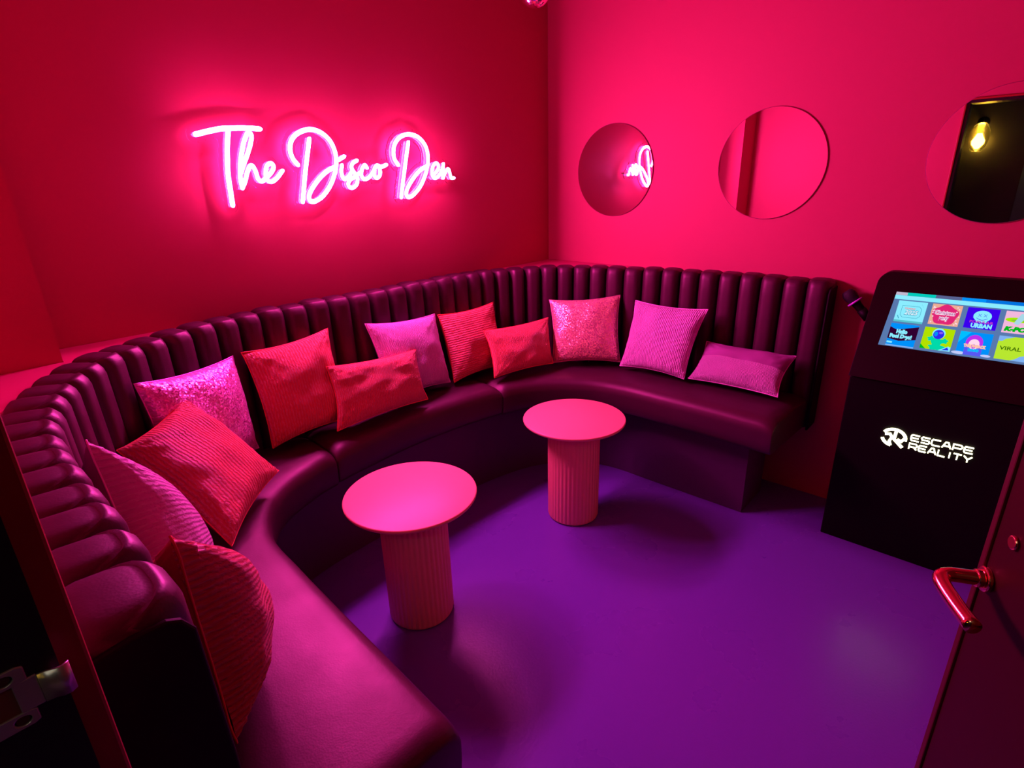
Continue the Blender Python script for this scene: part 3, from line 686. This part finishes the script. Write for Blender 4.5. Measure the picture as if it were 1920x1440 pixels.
panel('song_tile', t7, [BLU, E('purple', (.50, .03, .85)), E('blush', (1, .70, .85)), E('iris', (.10, .10, .90)), E('peach', (1, .55, .40)), E('cyan', (.0, .52, 1)), E('fog', (.55, .60, .95))])
def t8(bm):
    rectp(bm, -.0030, -.0935, .8700, .9427, .003, 0); quadp(bm, [(-.003, .9427), (-.045, .9427), (-.034, .938), (-.022, .935), (-.014, .927), (-.003, .926)], .0034, 1)
    quadp(bm, [(-.045, .870), (-.0935, .870), (-.0935, .892), (-.070, .885), (-.058, .875)], .0034, 1)
    txt(bm, 'VIRAL', -.0110, .900, .0165, .0040, 2, .058, .0003)
panel('song_tile', t8, [E('lime3', (.48, .80, .03)), E('sky', (.22, .45, .90)), E('moss', (.05, .16, .0))])
random.seed(11)

# backlit logo on the cabinet: emblem and two lines of letters
XF = 2.452
def bar3(bm, pts, hw, x0=-.001, x1=-.005):
    """thick flat stroke on the cabinet face, pts in (y,z)"""
    P = [Vector(p) for p in pts]; L_ = []
    for i, p in enumerate(P):
        a = (P[i]-P[i-1]).normalized() if i else (P[1]-P[0]).normalized(); b_ = (P[i+1]-P[i]).normalized() if i < len(P)-1 else a
        n_ = Vector((-(a+b_).y, (a+b_).x)).normalized(); k = 1/max(.55, n_.dot(Vector((-a.y, a.x))))
        L_.append([bm.verts.new((XF+x-KX, q.x-KY, q.y)) for x in (x0, x1) for q in (p+n_*hw*k, p-n_*hw*k)])
    for a, b_ in zip(L_, L_[1:]):
        for i, j in ((0, 1), (1, 3), (3, 2), (2, 0)): bm.faces.new((a[i], a[j], b_[j], b_[i]))
    bm.faces.new(L_[0]); bm.faces.new(L_[-1])
GL = {'E': [[(1, 1), (.12, 1), (0, .8), (0, .2), (.12, 0), (1, 0)], [(.1, .5), (.9, .5)]], 'S': [[(1, 1), (.15, 1), (0, .8), (.1, .5), (.9, .5), (1, .2), (.85, 0), (0, 0)]],
      'C': [[(1, 1), (.12, 1), (0, .8), (0, .2), (.12, 0), (1, 0)]], 'A': [[(0, 0), (.35, 1), (.65, 1), (1, 0)], [(.2, .35), (.8, .35)]],
      'P': [[(0, 0), (0, 1), (.85, 1), (1, .8), (1, .6), (.85, .4), (.1, .4)]], 'R': [[(0, 0), (0, 1), (.85, 1), (1, .8), (1, .6), (.85, .4), (.1, .4)], [(.6, .4), (1, 0)]],
      'L': [[(0, 1), (0, 0), (.9, 0)]], 'I': [[(.5, 1), (.5, 0)]], 'T': [[(0, 1), (1, 1)], [(.5, 1), (.5, 0)]], 'Y': [[(0, 1), (.5, .5), (1, 1)], [(.5, .5), (.5, 0)]]}
lg = empty('logo'); lg.parent = ki
def word(s, y0, y1, z0, z1):
    wI = .35; tot = sum(wI if c == 'I' else 1 for c in s); gap = .0062; cw = (abs(y1-y0)-gap*(len(s)-1))/tot; y = y0
    for c in s:
        ww = cw*(wI if c == 'I' else 1); bm = bmesh.new()
        for st_ in GL[c]: bar3(bm, [(y-ww*px, z0+(z1-z0)*pz) for px, pz in st_], .0021)
        mk('logo_letter', bm, M_logo, lg, False); y -= ww+gap
word('ESCAPE', .168, -.020, .526, .549); word('REALITY', .168, -.022, .490, .513)
bm = bmesh.new()
cy, cz, rr = .222, .521, .034
arc = lambda a0, a1, r_, n_=12: [(cy-r_*1.12*math.cos(math.radians(a0+(a1-a0)*k/n_)), cz+r_*math.sin(math.radians(a0+(a1-a0)*k/n_))) for k in range(n_+1)]
bar3(bm, arc(152, 62, rr)[::-1], .0052); bar3(bm, arc(62, -8, rr), .0052)
mk('logo_emblem', bm, M_logo, lg, False)
bm = bmesh.new(); bar3(bm, arc(196, 262, rr), .0052); bar3(bm, [(cy+.030, cz+.008), (cy+.014, cz+.012), (cy+.006, cz), (cy+.012, cz-.018), (cy+.006, cz-.034)], .0045)
mk('logo_emblem', bm, M_logo, lg, False)
bm = bmesh.new(); bar3(bm, [(cy-.004, cz+.030), (cy-.002, cz-.006), (cy-.033, cz-.034)], .0052); bar3(bm, [(cy-.034, cz+.004), (cy-.026, cz-.010), (cy-.012, cz-.004)], .0045)
mk('logo_emblem', bm, M_logo, lg, False)

# ---------------------------------------------------------------- microphone in its holder on the kiosk's side
mc = empty('microphone', (2.70, .504, 1.012)); tag(mc, 'black wireless microphone with a violet ring, tilted in its holder beside the kiosk', 'microphone')
ax = Vector((.0, .68, .73)).normalized()
tip = Vector((0, .018, .014))
bm = bmesh.new(); tube(bm, [tip-ax*s for s in (-.002, .004, .016, .030, .044, .052)], [.016, .022, .027, .0275, .0245, .020], 24); mk('grille', bm, M_blackfoam, mc)
bm = bmesh.new(); c0 = tip-ax*.056
tube(bm, [c0+ax*.004, c0+ax*.003, c0-ax*.003, c0-ax*.004], [.024, .031, .031, .024], 32); mk('ring', bm, M_plastic, mc)
bm = bmesh.new(); tube(bm, [tip-ax*s for s in (.058, .07, .11, .145)], [.019, .0175, .015, .013], 20); mk('handle', bm, M_black, mc)
ho = empty('microphone_holder', (2.70, K1+.006, .93)); tag(ho, 'small black microphone bracket on the left side of the kiosk', 'microphone holder')
bm = bmesh.new(); q0 = Vector((2.70, .504, 1.012))+tip-ax*.120-Vector((2.70, K1+.006, .93))
tube(bm, [q0-ax*.025, q0+ax*.022], .019, 20); mk('clip', bm, M_black, ho)
bm = bmesh.new(); tube(bm, [q0, Vector((0, -.008, 0))], .008, 12); mk('arm', bm, M_black, ho)

# ---------------------------------------------------------------- disco ball, hung from the ceiling
db = empty('disco_ball', (2.055, 1.694, 2.232)); tag(db, 'small mirrored disco ball hanging from the ceiling near the corner', 'disco ball')
bm = bmesh.new(); bmesh.ops.create_uvsphere(bm, u_segments=30, v_segments=18, radius=.063)
M_tile = mat('mirror_tiles', (.95, .80, .88), .12, metal=1)
bmesh.ops.inset_individual(bm, faces=[f for f in bm.faces if len(f.verts) == 4], thickness=.0009, depth=-.0)
mk('tiled_globe', bm, M_tile, db, False)
bm = bmesh.new(); tube(bm, [(0, 0, .06), (0, 0, .075)], .012, 16); tube(bm, [(0, 0, .075), (0, 0, ZC-2.232)], .0012, 8); mk('hanger', bm, M_chrome, db)

# ---------------------------------------------------------------- corridor wall lamp, seen in the third mirror
lp = empty('wall_lantern', (-1.45, .505, 1.70)); tag(lp, 'yellow glass wall lantern in the dark corridor, seen in the mirror', 'lamp')
bm = bmesh.new(); lathe(bm, [(.035, -.05, 0), (.062, -.01, 0), (.075, .05, 0), (.072, .12, 0), (.050, .17, 0), (.030, .19, 0)], 32); o = mk('glass_shade', bm, M_lampglass, lp); o.location = (.11, 0, 0)
bm = bmesh.new(); lathe(bm, [(.012, -.02, 0), (.030, .01, 0), (.032, .035, 0), (.018, .07, 0), (.012, .09, 0)], 24); o = mk('bulb', bm, M_bulb, lp); o.location = (.11, 0, .01)
bm = bmesh.new(); tube(bm, [(.11, 0, .19), (.11, 0, .215), (.06, 0, .225), (.0, 0, .20)], .008, 12); tube(bm, [(0, 0, .20), (.012, 0, .20)], .045, 24); mk('bracket', bm, M_black, lp)
